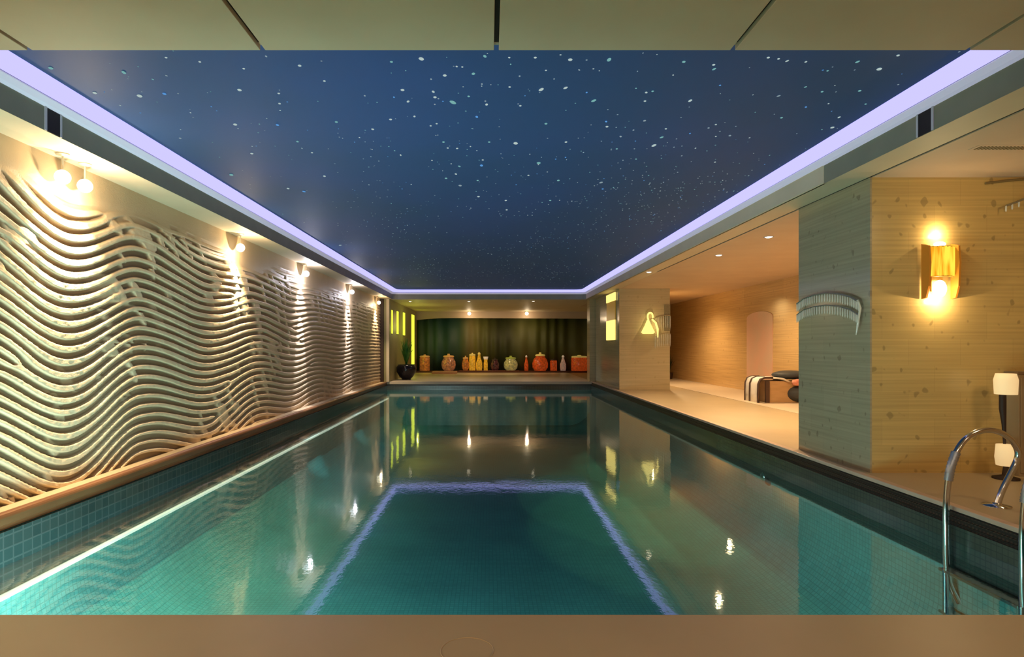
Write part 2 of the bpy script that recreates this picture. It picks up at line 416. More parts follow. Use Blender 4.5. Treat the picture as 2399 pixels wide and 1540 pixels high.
me.polygons.foreach_set('use_smooth',np.ones(len(Q),bool)); me.materials.append(M['wave']); me.attributes.new('rib','FLOAT','POINT').data.foreach_set('value',rib.ravel().astype(np.float32)); me.update(calc_edges=True); me.validate()
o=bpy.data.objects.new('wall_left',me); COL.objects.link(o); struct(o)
b=MB(); b.ubox(-XW-.12,-XW-.002,BK,19.5,DECK-.1,SKY+.05); struct(b.build('wall_left_backing',M['plaster']))
b=MB(); b.ubox(-XW,-XW+.02,BK,.75,DECK,SOF); struct(b.build('wall_left_near',M['wave']))

# far-left pilaster and return walls
b=MB(); b.ubox(-XW,-2.33,DF-.02,19.5,DECK,SOF); struct(b.build('wall_far_left',mat('olive_plaster',(.34,.30,.14),.5,c2=(.30,.27,.12),scale=2)))
b=MB(); b.ubox(-XW+.0,-2.46,DF-.10,DF-.02,DECK,SOF,0); b.ubox(-2.40,-2.335,DF-.05,DF-.02,DECK,SOF,1)
struct(b.build('trim_pilaster',[M['joint'],M['soffit']]))

# ------------------------------------------------------------------ ceiling, soffits, cove
NS=2.24
js=[-2.60,-1.721,-.848,.027,.912,1.793,2.50]
b=MB(); g=.009
for i in range(len(js)-1):
    for (da,db) in ((BK,-.55),(-.55,NS)):
        b.ubox(js[i]+g,js[i+1]-g,da+.004,db-(.004 if db<NS else 0),SOF,SOF+.02)
b.ubox(2.52,EX,BK,NS,SOF,SOF+.02)
b.ubox(-2.6,2.6,NS-.02,NS,SOF+.02,SKY+.03)
struct(b.build('ceiling',M['ceil'],bevel=.003))
b=MB(); b.ubox(-2.7,EX+.1,BK,NS-.02,SOF+.022,SOF+.05); struct(b.build('trim_ceiling_joints',M['joint']))
# side soffits + bay ceiling + far soffit
XF=2.28
b=MB()
b.ubox(-XW-.02,-XF-.002,NS,DF+.35,SOF,SOF+.02)
b.ubox(XF+.002,XS-.010,NS,DF+.35,SOF,SOF+.02)
b.ubox(-XF-.002,XF+.002,14.122,DF+.35,SOF,SOF+.02)
b.ubox(-XW,XS-.01,DF+.35,19.5,SOF,SOF+.02); b.ubox(XS-.01,3.4,16.6,19.5,SOF,SOF+.02)
struct(b.build('ceiling_soffit',M['soffit']))
b=MB(); b.ubox(XS+.014,EX+.1,NS,16.6,SOF,SOF+.02); struct(b.build('ceiling_bay',M['ceil']))
b=MB(); b.ubox(XS-.012,XS+.016,NS,8.9,SOF+.006,SOF+.03); b.ubox(XS-.012,XS+.016,8.9,16.6,SOF+.001,SOF+.03,1)
struct(b.build('trim_shadow_gap',[M['black'],M['soffit']]))

def ring_path(X, dn, df, r, inset=0):
    """open path: up the left side, round the far corners, down the right"""
    X=X-inset; df=df-inset; pts=[(-X,dn)]
    for k in range(7):
        a=R(180-15*k); pts.append((-X+r+r*math.cos(a), df-r+r*math.sin(a)))
    for k in range(7):
        a=R(90-15*k); pts.append((X-r+r*math.cos(a), df-r+r*math.sin(a)))
    pts.append((X,dn)); return pts
def cove(prof, mats, name, X=2.28, df=14.12):
    """sweep (inset, h, material) along the cove; inset is towards the pool centre"""
    b=MB(); k=len(prof)
    rows=[ring_path(X,NS,df,.16,p[0]) for p in prof]; L=len(rows[0])
    for j in range(k-1):
        vs=[]; fs=[]
        for i in range(L):
            vs.append(W(rows[j][i][0],rows[j][i][1],prof[j][1])); vs.append(W(rows[j+1][i][0],rows[j+1][i][1],prof[j+1][1]))
        for i in range(L-1): fs.append((2*i,2*i+1,2*i+3,2*i+2))
        b.add(vs,fs,prof[j][2])
    return b.build(name,mats)
struct(cove([(0,SOF,0),(0,1.232,1),(.022,1.240,1),(.045,1.262,1),(.045,1.268,2),(.038,1.268,2),(.038,1.274,2)],[M['fascia'],M['lip_glow'],M['black']],'trim_cove_lip'))
cv=cove([(.038,1.274,0),(.060,1.286,0),(.075,1.300,0),(.085,1.322,0),(.115,SKY-.001,0)],[M['cove']],'cove_light')
tag(cv,'glowing lavender cove strip framing the dark star ceiling','cove light')
# blank the right-hand fascia recess after its rounded end
b=MB(); b.ubox(XF-.006,XF+.02,4.07,14.1,SOF,1.236); struct(b.build('trim_right_fascia',M['soffit'],bevel=.01))
b=MB(); b.ubox(-2.62,2.62,NS-.02,14.4,SKY,SKY+.03); struct(b.build('ceiling_star_panel',M['sky']))

# air slots in the fascia
for sg,lab in ((-1,'black air slot with pale jambs in the left olive fascia'),(1,'black air slot with pale jambs in the right olive fascia')):
    t=thing('air_slot',lab,'vent',W(sg*XF,3.125,1.17),group='air slots in the ceiling fascia')
    def lb(x0,x1,y0,y1,z0,z1): return ((min(-sg*x0,-sg*x1)*U,y0*U,z0*U),(max(-sg*x0,-sg*x1)*U,y1*U,z1*U))
    f=MB(); f.box(*lb(-.004,.005,-.062,-.048,-.058,.064)); f.build('jamb',M['ledge'],t)
    f=MB(); f.box(*lb(-.004,.005,.048,.060,-.058,.064)); f.build('jamb',M['ledge'],t)
    f=MB(); f.box(*lb(-.004,.002,-.048,.048,-.058,.062)); f.build('opening',M['black'],t)

# ------------------------------------------------------------------ stars
STARS=[(119,160,10),(222,218,9),(561,211,9),(551,292,9),(702,154,8),(760,190,6),(788,286,7),(655,243,6),(650,293,7),(697,332,6),(917,145,7),(987,138,11),(943,211,9),(956,238,6),(1015,215,6),(1019,228,8),(1042,177,9),(1109,173,8),(1083,157,5),(1070,156,5),(1061,240,11),(1098,226,6),(1140,245,6),(1194,204,6),(1129,197,4),(1136,132,7),(1193,135,5),(1254,135,7),(1279,165,5),(1336,140,10),(1357,164,4),(1427,140,9),(1268,210,9),(1325,206,7),(1391,236,8),(1219,248,6),(1279,290,7),(1208,336,10),(1326,333,6),(1262,382,9),(1146,333,6),(1117,274,6),(971,273,5),(915,280,7),(1009,295,5),(1023,290,5),(1039,333,6),(1049,347,5),(1071,348,5),(1076,390,5),(1128,388,7),(1131,375,5),(1012,376,4),(1045,418,6),(1078,435,7),(1119,423,5),(1121,461,6),(1185,470,5),(1187,492,5),(1308,423,6),(1289,470,5),(1412,443,5),(1422,297,7),(1420,285,5),(1445,349,5),(1510,283,6),(1511,237,6),(1514,217,6),(1529,214,6),(1490,207,4),(1532,341,8),(1550,322,6),(1560,302,5),(1484,305,4),(1602,145,8),(1672,152,7),(1673,162,6),(1617,236,7),(1577,176,4),(1687,200,5),(1824,225,5),(1824,138,6),(1800,135,7),(1844,143,5),(1888,145,5),(1887,204,4),(1888,251,5),(1831,276,6),(1926,215,6),(1941,243,4),(1939,166,5),(2009,145,6),(2060,162,11),(2104,130,7),(2014,213,7),(2028,244,5),(1966,275,5),(1950,299,7),(1660,300,5),(1677,292,5),(1677,320,4),(1675,380,4),(1710,318,6),(1490,373,4),(1454,320,5),(1408,428,6),(1238,411,5),(1068,408,5),(873,303,6),(760,413,6),(731,358,5),(542,410,9),(422,324,6),(675,442,6),(327,225,11),(385,220,8),(290,170,8),(468,145,6),(389,135,6),(571,161,6),(653,219,6),(712,449,5),(797,575,6),(590,360,7)]
M['star_w']=emit('star_white',(.70,.88,.84),.62); M['star_t']=emit('star_teal',(.30,.68,.66),.6); M['star_b']=emit('star_blue',(.15,.45,.95),.7); M['star_d']=emit('star_dim',(.50,.66,.72),.5)
hs=SKY-.004
protos={}
for key in ('star_w','star_t','star_b','star_d'):
    q=MB(); q.sphere((0,0,0),.010*U,8,0,(1,1,.35)); protos[key]=q.build('star_light',M[key])
used=set()
def pick(r):
    if r<.5: return 'star_w'
    if r<.78: return 'star_t'
    if r<.88: return 'star_b'
    return 'star_d'
for (px,py,sz) in STARS:
    s=(VY-py)/hs; X=(px-VX)/s; d=F/s
    if abs(X)>2.17 or d>13.9 or d<NS+.02: continue
    key=pick(random.random()) if sz<9 else random.choice(['star_w','star_t'])
    o=protos[key] if key not in used else protos[key].copy()
    if key in used: COL.objects.link(o)
    used.add(key)
    o.location=W(X,d,hs); k=sz/s/.020*1.08; o.scale=(k,k*random.choice([1,1,1.3,1.9]),k); o.rotation_euler[2]=random.uniform(-.6,.6)
    tag(o,'tiny glowing fibre optic star point set in the dark blue ceiling','star light','larger star points in the ceiling')
# dust of minute points nobody could count
b=MB(); K=0
cent=[(random.uniform(-1.8,2.0),random.uniform(3.0,11)) for _ in range(16)]+[(1.3,5.0),(1.5,5.6),(1.6,6.3),(-.3,3.9),(1.0,4.4),(1.2,7.0)]
while K<1500:
    if random.random()<.5: c=random.choice(cent); X=random.gauss(c[0],.22); d=random.gauss(c[1],.55)
    else: X=random.uniform(-1.0,2.15) if random.random()<.75 else random.uniform(-2.1,-.6); d=random.uniform(2.4,13.7)
    if abs(X)>2.15 or d<2.3 or d>13.8: continue
    r=random.choice([.0028,.0035,.0045])*U*(1+d*.05); p=W(X,d,SKY-.0015)
    ky=1.8 if random.random()<.3 else 1
    b.add([p+Vector((r*math.cos(a),r*ky*math.sin(a),0)) for a in [R(60*i) for i in range(6)]],[tuple(reversed(range(6)))],random.choice([0,0,1,1,2,3,3,3]))
    K+=1
tag(b.build('star_dust',[M['star_w'],M['star_t'],M['star_b'],M['star_d']]),'fine dust of minute star points scattered over the dark blue ceiling','star dust',kind='stuff')

# ------------------------------------------------------------------ wall spotlights on the left
SP=[(3.44,'w',46),(3.63,'w',60),(5.90,'w',62),(8.02,'c',70),(10.7,'c',62),(13.3,'w',40),(1.1,'w',60)]
for i,(d,kind,e) in enumerate(SP):
    if i<6:
        lab=['warm wall spotlight, nearer one of the close pair on carved wall','warm wall spotlight, farther one of the close pair on carved wall','warm wall spotlight with peach glow midway along the carved wall',
             'cool white wall spotlight, nearer of the two cool lamps','cool white wall spotlight, farther of the two cool lamps','warm wall spotlight at far end of carved wall beside pilaster'][i]
    else: lab=None
    if lab:
        base=W(-2.455,d,SOF)
        t=thing('wall_spotlight',lab,'spotlight',base,'spotlights along the carved wall')
        q=MB(); q.lathe([(.0,0),(.035*U,0),(.035*U,-.008*U),(.012*U,-.016*U)],(0,0,0),20); q.build('ceiling_rose',M['soffit'],t)
        q=MB(); q.lathe([(.006*U,0),(.006*U,-.10*U)],(0,0,-.012*U),8); q.build('stem',M['soffit'],t)
        q=MB(); q.sphere((0,0,-.135*U),.042*U,20); q.build('globe',M['lamp_w'] if kind=='w' else M['lamp_c'],t)
    c=(1,.76,.48) if kind=='w' else (.93,.88,1.0)
    plight('globe_light',W(-2.40,d,SOF-.19),e*.34,c,.008)
    if kind=='w': spot('wall_spot_beam',W(-2.43,d,SOF-.20),W(-2.57,d,-.5),e*9,c,88,1,.012)
    else:
        spot('wall_spot_beam',W(-2.34,d,SOF-.18),W(-2.54,d,-.35),e*9,c,27,.55,.015)
        spot('wall_spot_spill',W(-2.43,d,SOF-.21),W(-2.56,d,-.3),e*3.5,c,80,1,.015)

# ------------------------------------------------------------------ right side walls
# block C: grey side face, yellow front face
dC0,dC1=F/357,F/290
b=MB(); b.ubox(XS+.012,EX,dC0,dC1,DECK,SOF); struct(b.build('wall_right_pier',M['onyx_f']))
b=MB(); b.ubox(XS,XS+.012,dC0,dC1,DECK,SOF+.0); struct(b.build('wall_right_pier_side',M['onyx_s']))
b=MB(); b.ubox(EX,EX+.1,BK,16.6,DECK-.1,SOF+.02); struct(b.build('wall_right',M['onyx_b']))
b=MB(); b.ubox(3.3,EX,16.5,16.6,DECK,SOF); b.ubox(-XW,3.4,19.5,19.6,DECK,SOF); struct(b.build('wall_far',M['plaster']))
dB=F/122
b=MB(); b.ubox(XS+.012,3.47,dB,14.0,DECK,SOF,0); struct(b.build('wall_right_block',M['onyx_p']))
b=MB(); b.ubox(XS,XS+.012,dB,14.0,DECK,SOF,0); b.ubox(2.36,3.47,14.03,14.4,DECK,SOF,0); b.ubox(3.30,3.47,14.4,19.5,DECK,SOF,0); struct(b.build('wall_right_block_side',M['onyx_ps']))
b=MB(); b.ubox(3.36,3.475,dB-.012,dB,.30,.80); struct(b.build('trim_dark_inset',mat('dark_mosaic_inset',(.22,.19,.12),.3,c2=(.30,.26,.16),scale=40)))
b=MB(); b.ubox(-2.7,EX+.1,BK-.1,BK,DECK-.1,SOF+.05); struct(b.build('wall_back',M['plaster']))

# thin rounded pinkish panel on the bay wall
b=MB(); y0,y1=F/126,F/138.5
vs=[]; zt=.52; ym=(y0+y1)/2; ry=(y0-y1)/2
prof=[(y0,DECK+.006),(y1,DECK+.006)]+[(ym-ry*math.cos(R(a)),zt+.10*math.sin(R(a))) for a in range(0,181,15)]
vs=[W(EX-.012,y,h) for y,h in prof]+[W(EX,y,h) for y,h in prof]; k=len(prof)
b.add(vs,[tuple(reversed(range(k))),tuple(range(k,2*k))]+[(i,(i+1)%k,k+(i+1)%k,k+i) for i in range(k)])
tag(b.build('wall_panel',mat('pink_panel',(.72,.43,.30),.3,c2=(.66,.45,.32),scale=2)),'tall rounded pinkish panel on the honey stone wall behind the lounger','panel')

# ------------------------------------------------------------------ big amber sconce on the pier
sy=F/357
t=thing('wall_sconce','amber ribbed glass wall sconce glowing up and down on the yellow stone pier','wall lamp',W(2.93,sy,.49))
u=U
q=MB(); q.box((-.035*u,-.012*u,-.13*u),(.035*u,0,.13*u)); q.build('back_plate',mat('brass',(.6,.36,.10),.35,metal=.8),t)
for sx in (-1,1):
    q=MB(); vs=[]; pr=[(.17,.05),(.16,.075),(.05,.085),(-.10,.075),(-.175,.05),(-.18,.01),(.18,.01)]
    for xx in ((sx*.096-.006)*u,(sx*.096+.006)*u):
        for z,y in pr: vs.append((xx,-y*u,z*u))
    k=len(pr); q.add(vs,[tuple(range(k)),tuple(reversed(range(k,2*k)))]+[(i,k+i,k+(i+1)%k,(i+1)%k) for i in range(k)])
    q.build('side_fin',mat('amber_fin',(.45,.16,.02),.3,emis=(.8,.30,.02),estr=.12),t)
ag,nt,out=nodes('amber_glass_glow')
e=N(nt,'ShaderNodeEmission',Strength=1.25); tc=N(nt,'ShaderNodeTexCoord'); sp=N(nt,'ShaderNodeSeparateXYZ'); nt.links.new(tc.outputs['Object'],sp.inputs[0])
wv=N(nt,'ShaderNodeTexNoise',Scale=22,Detail=2); mp=N(nt,'ShaderNodeMapping'); mp.inputs['Scale'].default_value=(1,1,.12); nt.links.new(tc.outputs['Object'],mp.inputs[0]); nt.links.new(mp.outputs[0],wv.inputs['Vector'])
rp=N(nt,'ShaderNodeValToRGB'); rp.color_ramp.elements[0].color=rgba((.80,.30,.01)); rp.color_ramp.elements[1].color=rgba((1,.72,.06)); rp.color_ramp.elements[0].position=.38; rp.color_ramp.elements[1].position=.60
nt.links.new(wv.outputs['Fac'],rp.inputs[0]); nt.links.new(rp.outputs[0],e.inputs['Color']); nt.links.new(e.outputs[0],out.inputs[0])
q=MB()
for k in range(9):
    a=R(-80+20*k); q.tube([(.082*u*math.sin(a),(-.02-.055*math.cos(a))*u,-.035*u),(.082*u*math.sin(a),(-.02-.055*math.cos(a))*u,.155*u)],.0155*u,8)
q.build('ribbed_shade',ag,t)
for z in (.155,-.035):
    q=MB(); q.tube([(.088*u*math.sin(R(a)),(-.02-.062*math.cos(R(a)))*u,z*u) for a in range(-90,91,15)],.004*u,6)
    q.build('shade_rim',mat('brass_rim',(.7,.42,.1),.3,metal=.7),t)
q=MB(); q.sphere((0,-.035*u,-.115*u),.048*u,16,0,(.85,.7,1.2)); q.build('lower_bulb',emit('bulb_white',(1,.86,.60),14),t)
q=MB(); q.sphere((0,-.035*u,.175*u),.030*u,12,0,(1.3,.8,.6)); q.build('upper_bulb',emit('bulb_warm',(1,.80,.50),5),t)
plight('sconce_glow_up',W(2.93,sy-.04,.49+.24),5,(1,.74,.40),.006)
plight('sconce_glow_down',W(2.93,sy-.07,.49-.19),9,(1,.74,.40),.006)
area('pier_fill',W(3.3,2.15,SOF-.015),W(3.15,sy,-.1),32,(1,.72,.38),.5)  # unseen lamp added to warm the pier front

# chandelier reflection on the pier side, built as an added crystal fringe
M['crystal']=mat('crystal',(.80,.78,.66),.08,trans=.35,ior=1.5,emis=(.9,.85,.6),estr=.05)
M['crys_frame']=mat('crystal_frame',(.45,.44,.36),.25,metal=.8)
def fringe(label, base, pts, drop, n, parentgroup, tail=None, rows=2):
    """pts: local polyline of the frame; crystal drops hang from it"""
    t=thing('crystal_fringe',label,'wall lamp',base,parentgroup)
    P=[Vector(p) for p in pts]
    q=MB(); q.tube(P,.007*u,8); q.build('frame',M['crys_frame'],t)
    if rows==2:
        q=MB(); q.tube([p+Vector((0,0,-drop*.55)) for p in P],.005*u,8); q.build('frame',M['crys_frame'],t)
    q=MB(); L=drop*.42; r=.0055*u; q.lathe([(0,0),(r,-L*.12),(r*.9,-L*.8),(0,-L)],(0,0,0),6,cap=False)
    proto=q.build('crystal_drop',M['crystal'],t); first=True
    for row in range(rows):
        for i in range(n):
            f_=i/(n-1)*(len(P)-1); a=int(min(f_,len(P)-2)); p=P[a].lerp(P[a+1],f_-a)+Vector((0,0,-drop*.55*row))
            o=proto if first else proto.copy()
            if not first: COL.objects.link(o)
            first=False; o.location=p
    if tail:
        q=MB(); q.tube(tail,[.008*u]*(len(tail)-1)+[.003*u],8); q.build('tail_rod',M['crystal'],t)
    return t
def sidepts(lst): # pixel estimates on the X=XS face -> (d, h) in the face plane
    o=[]
    for x,y in lst: s=(x-VX)/XS; o.append((F/s,(VY-y)/s))
    return o
pp=sidepts([(1876,712),(1892,700),(1915,692),(1945,687),(1975,689),(2003,696),(2022,707)])
base=W(XS-.03,4.4,.3)
loc=[W(XS-.03,d,h)-base for d,h in pp]
tp=sidepts([(2020,704),(2026,722),(2020,760),(2016,785)])
fringe('arched crystal fringe standing in for a chandelier reflection on the pier side',base,loc,.16*u,30,None,[W(XS-.03,d,h)-base for d,h in tp])

# small sconce with curled arm on the far block front
base=W(3.08,dB,.47)
t=thing('curl_sconce','yellow glowing sconce with curled top on front of far stone block','wall lamp',base)
M['yglow']=emit('yellow_glow',(1,.74,.20),1.5)
q=MB(); q.tube([(.055*u*math.cos(R(a))*.9,-.05*u,(.10+.075*math.sin(R(a)))*u) for a in range(-20,250,15)],.017*u,8); q.build('curled_tube',M['yglow'],t)
q=MB(); q.lathe([(.02*u,.0),(.06*u,-.10*u),(.13*u,-.24*u),(.10*u,-.27*u),(0,-.27*u)],(-.045*u,-.06*u,.04*u),14); q.build('glass_shade',M['yglow'],t)
q=MB(); q.tube([(.03*u,-.07*u,.05*u),(.10*u,-.07*u,-.02*u),(.135*u,-.07*u,-.14*u),(.14*u,-.07*u,-.30*u)],[.016*u,.02*u,.022*u,.008*u],8); q.build('glass_strand',M['yglow'],t)
q=MB(); q.box((-.03*u,-.03*u,-.05*u),(.03*u,0,.05*u)); q.build('back_plate',M['crys_frame'],t)
plight('curl_sconce_glow',base+Vector((0,-.25*u,-.05*u)),5,(1,.72,.32),.006)
fringe('crystal fringe lamp at right edge of the far block front',W(3.40,dB-.03,.58),[(-.22*u,0,-.03*u),(-.12*u,0,.0),(0,0,.02*u),(.07*u,0,.01*u)],.62*u,9,None,None,2)

# slot sconce on the far block side
base=W(XS,12.2,.55)
t=thing('slot_sconce','tall yellow lit slot sconce on pool side of the far stone block','wall lamp',base)
q=MB(); q.box((-.03*u,-.42*u,.36*u),(-.004*u,.42*u,.52*u)); q.build('upper_light',M['yglow'],t)
q=MB(); q.box((-.03*u,-.36*u,-.42*u),(-.004*u,.42*u,-.02*u)); q.build('lower_light',M['yglow'],t)
q=MB(); q.box((-.02*u,-.42*u,-.02*u),(0,.42*u,.36*u)); q.build('amber_panel',mat('amber_panel',(.62,.38,.06),.3,emis=(1,.5,.05),estr=.12),t)
q=MB(); q.box((-.006*u,-.45*u,-.45*u),(0,.45*u,.545*u)); q.build('back_plate',M['crys_frame'],t)

# crystal lamp stub at the right frame edge
fringe('dark curved crystal wall lamp high at right end of yellow pier',W(3.50,sy-.06,.93),[(-.16*u,0,-.02*u),(-.10*u,0,.0),(-.03*u,0,.03*u),(.05*u,0,.045*u),(.15*u,0,.05*u)],.10*u,7,None,None,1)

# two-shade lamp and cabinet at the right edge
base=W(3.87,sy-.058,DECK)
t=thing('side_cabinet','low brown cabinet against the yellow stone pier behind the pool ladder','cabinet',base)
M['cab']=mat('cabinet_brown',(.36,.27,.17),.3,c2=(.30,.22,.13),scale=2); 
q=MB(); q.box((-.49*u,-.05*u,0),(.49*u,.05*u,.65*u)); q.build('body',M['cab'],t,.004)
q=MB(); q.box((-.50*u,-.056*u,.65*u),(.50*u,.05*u,.668*u)); q.build('top',mat('cabinet_top',(.22,.15,.09),.3),t,.003)
for sx in (-.245,.245):
    q=MB(); q.box((( sx-.235)*u,-.057*u,.02*u),((sx+.235)*u,-.050*u,.63*u)); dd=q.build('door',M['cab'],t,.003)
    q=MB(); q.tube([((sx+.2)*u,-.066*u,.3*u),((sx+.2)*u,-.066*u,.4*u)],.006*u,6); q.build('handle',M['steel'],dd)
base=W(3.36,sy-.15,-.45)
t=thing('two_shade_lamp','dark slender lamp with cream shades above and below by brown cabinet','lamp',W(3.235,sy-.18,DECK))
M['shade']=mat('cream_shade',(.86,.68,.40),.5,emis=(1,.72,.36),estr=.55)
q=MB(); q.lathe([(.058*u,0),(.062*u,.09*u),(.052*u,.13*u),(0,.13*u)],(0,0,.53*u),16); q.build('upper_shade',M['shade'],t)
q=MB(); q.lathe([(.050*u,0),(.056*u,.05*u),(.050*u,.13*u),(0,.135*u)],(0,0,.085*u),16); q.build('lower_shade',M['shade'],t)
q=MB(); q.tube([(-.02*u,0,.53*u),(-.02*u,0,.44*u),(-.012*u,0,.34*u),(-.008*u,0,.22*u)],[.019*u,.019*u,.012*u,.008*u],10); q.build('stem',M['joint'],t)
q=MB(); q.lathe([(.07*u,0),(.07*u,.010*u),(.02*u,.025*u),(.012*u,.09*u)],(0,0,0),18); q.build('foot',M['joint'],t)

# ceiling vent in the near right ceiling and cornice lines
t=thing('ceiling_vent','slotted ceiling vent above the amber sconce','vent',W(2.98,3.33,SOF))
q=MB(); q.box((-.28*u,-.04*u,-.003*u),(.28*u,.04*u,.002*u)); q.build('frame',M['ceil'],t)
q=MB()
for k in range(26): x=(-.26+.0205*k)*u; q.box((x,-.025*u,-.006*u),(x+.008*u,.025*u,-.003*u))
q.build('slat',mat('vent_slats',(.18,.12,.05),.5),t)['kind']='stuff'
b=MB()
b.tube([W(3.25,sy-.01,1.07),W(3.38,sy-.01,1.085),W(3.55,sy-.012,1.10),W(3.8,sy-.012,1.10)],.012,8)
struct(b.build('trim_cornice',mat('cornice_brown',(.22,.15,.06),.5)))

# ------------------------------------------------------------------ bay: downlights, lounger, plant
def downlight(label,X,d,grp,e=0,c=(1,.78,.5),ang=100,r=.035,lm='lamp_dl',group='recessed ceiling downlights'):
    t=thing('downlight',label,'ceiling light',W(X,d,SOF),group)
    q=MB(); q.lathe([(r*u,-.001),(r*1.35*u,-.006*u),(r*1.4*u,0)],(0,0,0),20,cap=False); q.build('ring',M['ledge'],t)
    q=MB(); q.lathe([(0,-.012*u),(r*.7*u,-.009*u),(r*u,-.002*u)],(0,0,0),20,cap=False); q.build('lens',M[lm],t)
    if e: spot('downlight_beam',W(X,d,SOF-.02),W(X,d,-1),e,c,ang,.7,.04)
downlight('bay downlight, nearer of the two in front of honey stone wall',2.83,6.05,0,300,(1,.70,.38),150)
downlight('bay downlight, farther of the two in front of honey stone wall',2.79,7.26,0,300,(1,.70,.38),150)
downlight('single downlight in the soffit beside the far stone block',2.38,8.9,0,60,(1,.74,.42),120)
downlight('far downlight over the left end of far deck by lit slots',-1.95,14.75,0,50,(1,.76,.55),130)
downlight('far downlight over the middle of far deck, left of middle',-.50,14.75,0,50,(1,.76,.55),130)
downlight('far downlight over the far deck, right of the middle',1.08,14.62,0,50,(1,.76,.55),130)
for X,dd in ((3.7,9.2),(3.7,12.5),(3.7,6.2)):
    spot('bay_beam',W(X,dd,SOF-.03),W(X,dd,-1),390,(1,.70,.38),150,.8,.05)
for X,lab in ((-.63,'small bright globe lamp over the amber jars, left one'),(1.19,'small bright globe lamp over the amber jars, right one')):
    t=thing('globe_lamp',lab,'ceiling light',W(X,18.9,SOF),'globe lamps over the far shelf')
    q=MB(); q.lathe([(.03*u,0),(.03*u,-.02*u)],(0,0,0),12); q.build('rose',M['soffit'],t)
    q=MB(); q.sphere((0,0,-.07*u),.055*u,14); q.build('globe',M['lamp_dl'],t)
    plight('globe_glow',W(X,18.7,SOF-.25),14,(1,.75,.45),.006)

# lounger
Ls=157; ld=F/Ls
t=thing('lounge_chair','low lounge chair draped in white towel with dark edges beside grey pier','lounge chair',W(3.94,ld,DECK+.006))
M['towel']=mat('white_towel',(.80,.76,.70),.85,bump=.3,bscale=40); M['dk']=mat('dark_brown_strap',(.06,.03,.02),.5); M['navy']=mat('navy_cushion',(.035,.045,.06),.6,c2=(.05,.05,.045),scale=5)
q=MB(); q.box((.14*u,-.16*u,0),(.82*u,.22*u,.315*u)); q.build('base',mat('wood_base',(.48,.30,.15),.4,c2=(.42,.26,.12),scale=3,stretch=(1,1,6)),t,.01)
def sheet(path, y0,y1, th):
    q=MB(); vs=[]; n=len(path)
    P=[Vector((p[0],0,p[1])) for p in path]
    outer=[]
    for i,p in enumerate(P):
        a=P[max(i-1,0)]; c=P[min(i+1,n-1)]; tg=(c-a).normalized(); nn=Vector((-tg.z,0,tg.x)); outer.append(p+nn*th)
    vs=[]
    for y in (y0,y1): vs+=[Vector((p.x,y,p.z)) for p in P]+[Vector((p.x,y,p.z)) for p in outer]
    m=2*n
    fs=[]
    for i in range(n-1):
        fs+=[(i,i+1,m+i+1,m+i),(n+i,m+n+i,m+n+i+1,n+i+1),(i,n+i,n+i+1,i+1),(m+i,m+i+1,m+n+i+1,m+n+i)]
    fs+=[(0,m,m+n,n),(n-1,2*n-1,m+2*n-1,m+n-1)]
    q.add(vs,fs,0,True); return q
path=[(.0,.0),(-.0,.12*u),(.005*u,.27*u),(.03*u,.33*u),(.08*u,.35*u),(.20*u,.35*u),(.34*u,.345*u),(.44*u,.30*u)]
sheet(path,-.20*u,.24*u,.02*u).build('towel',M['towel'],t)
for (ya,yb) in ((-.215*u,-.185*u),(.05*u,.09*u),(.225*u,.25*u)):
    sheet([(p[0]-.004*u,p[1]+.002*u) for p in path[:6]],ya,yb,.026*u).build('dark_strap',M['dk'],t)
q=MB(); q.box((.10*u,-.20*u,0),(.155*u,-.15*u,.32*u)); q.build('leg',M['dk'],t,.006)
q=MB(); q.box((.10*u,.17*u,0),(.155*u,.22*u,.32*u)); q.build('leg',M['dk'],t,.006)
q=MB(); q.sphere((.56*u,0,.40*u),.26*u,20,0,(1.05,.85,.26)); q.build('seat_cushion',M['navy'],t)
q=MB(); q.sphere((.62*u,-.12*u,.13*u),.22*u,20,0,(.9,.7,.58)); q.build('dark_skirt',M['navy'],t)
q=MB(); q.lathe([(0,-.12*u),(.035*u,-.11*u),(.05*u,-.05*u),(.05*u,.07*u),(.02*u,.12*u),(0,.12*u)],(0,0,0),14,axis='x')
o=q.build('red_towel_roll',mat('red_towel',(.55,.16,.10),.8,c2=(.72,.34,.24),scale=14),None); o.location=W(3.94,ld,DECK+.006)+Vector((.58*u,-.24*u,.30*u))
tag(o,'small red rolled towel tucked at side of the lounge chair','towel')

# dark spiky plant in the bay corner
def blades(q,n,rad,ht,w,seed):
    rr=random.Random(seed)
    for i in range(n):
        a=rr.uniform(0,2*math.pi); l=ht*rr.uniform(.6,1); sp_=rad*rr.uniform(.2,1); pts=[]
        for k in range(5):
            t_=k/4; pts.append(Vector((math.cos(a)*sp_*t_**1.6, math.sin(a)*sp_*t_**1.6, l*(t_-.18*t_*t_*sp_/rad))))
        side=Vector((-math.sin(a),math.cos(a),0)); vs=[]
        for k,p in enumerate(pts):
            ww=w*(1-abs(k/4-.35)*1.3); ww=max(ww,.002); vs+=[p-side*ww,p+side*ww+Vector((0,0,.002))]
        q.add(vs,[(2*k,2*k+1,2*k+3,2*k+2) for k in range(4)],0,True)
t=thing('potted_plant','dark spiky potted plant in the bay corner beyond the far block','plant',W(4.58,15.2,DECK+.006))
q=MB(); q.lathe([(0,0),(.07*u,0),(.10*u,.16*u),(.085*u,.16*u),(.08*u,.13*u),(0,.13*u)],(0,0,0),16); q.build('pot',M['dk'],t)
q=MB(); blades(q,46,.16*u,.55*u,.014*u,3); o=q.build('foliage',mat('dark_leaves',(.03,.05,.02),.5),t); o.location=(0,0,.12*u)

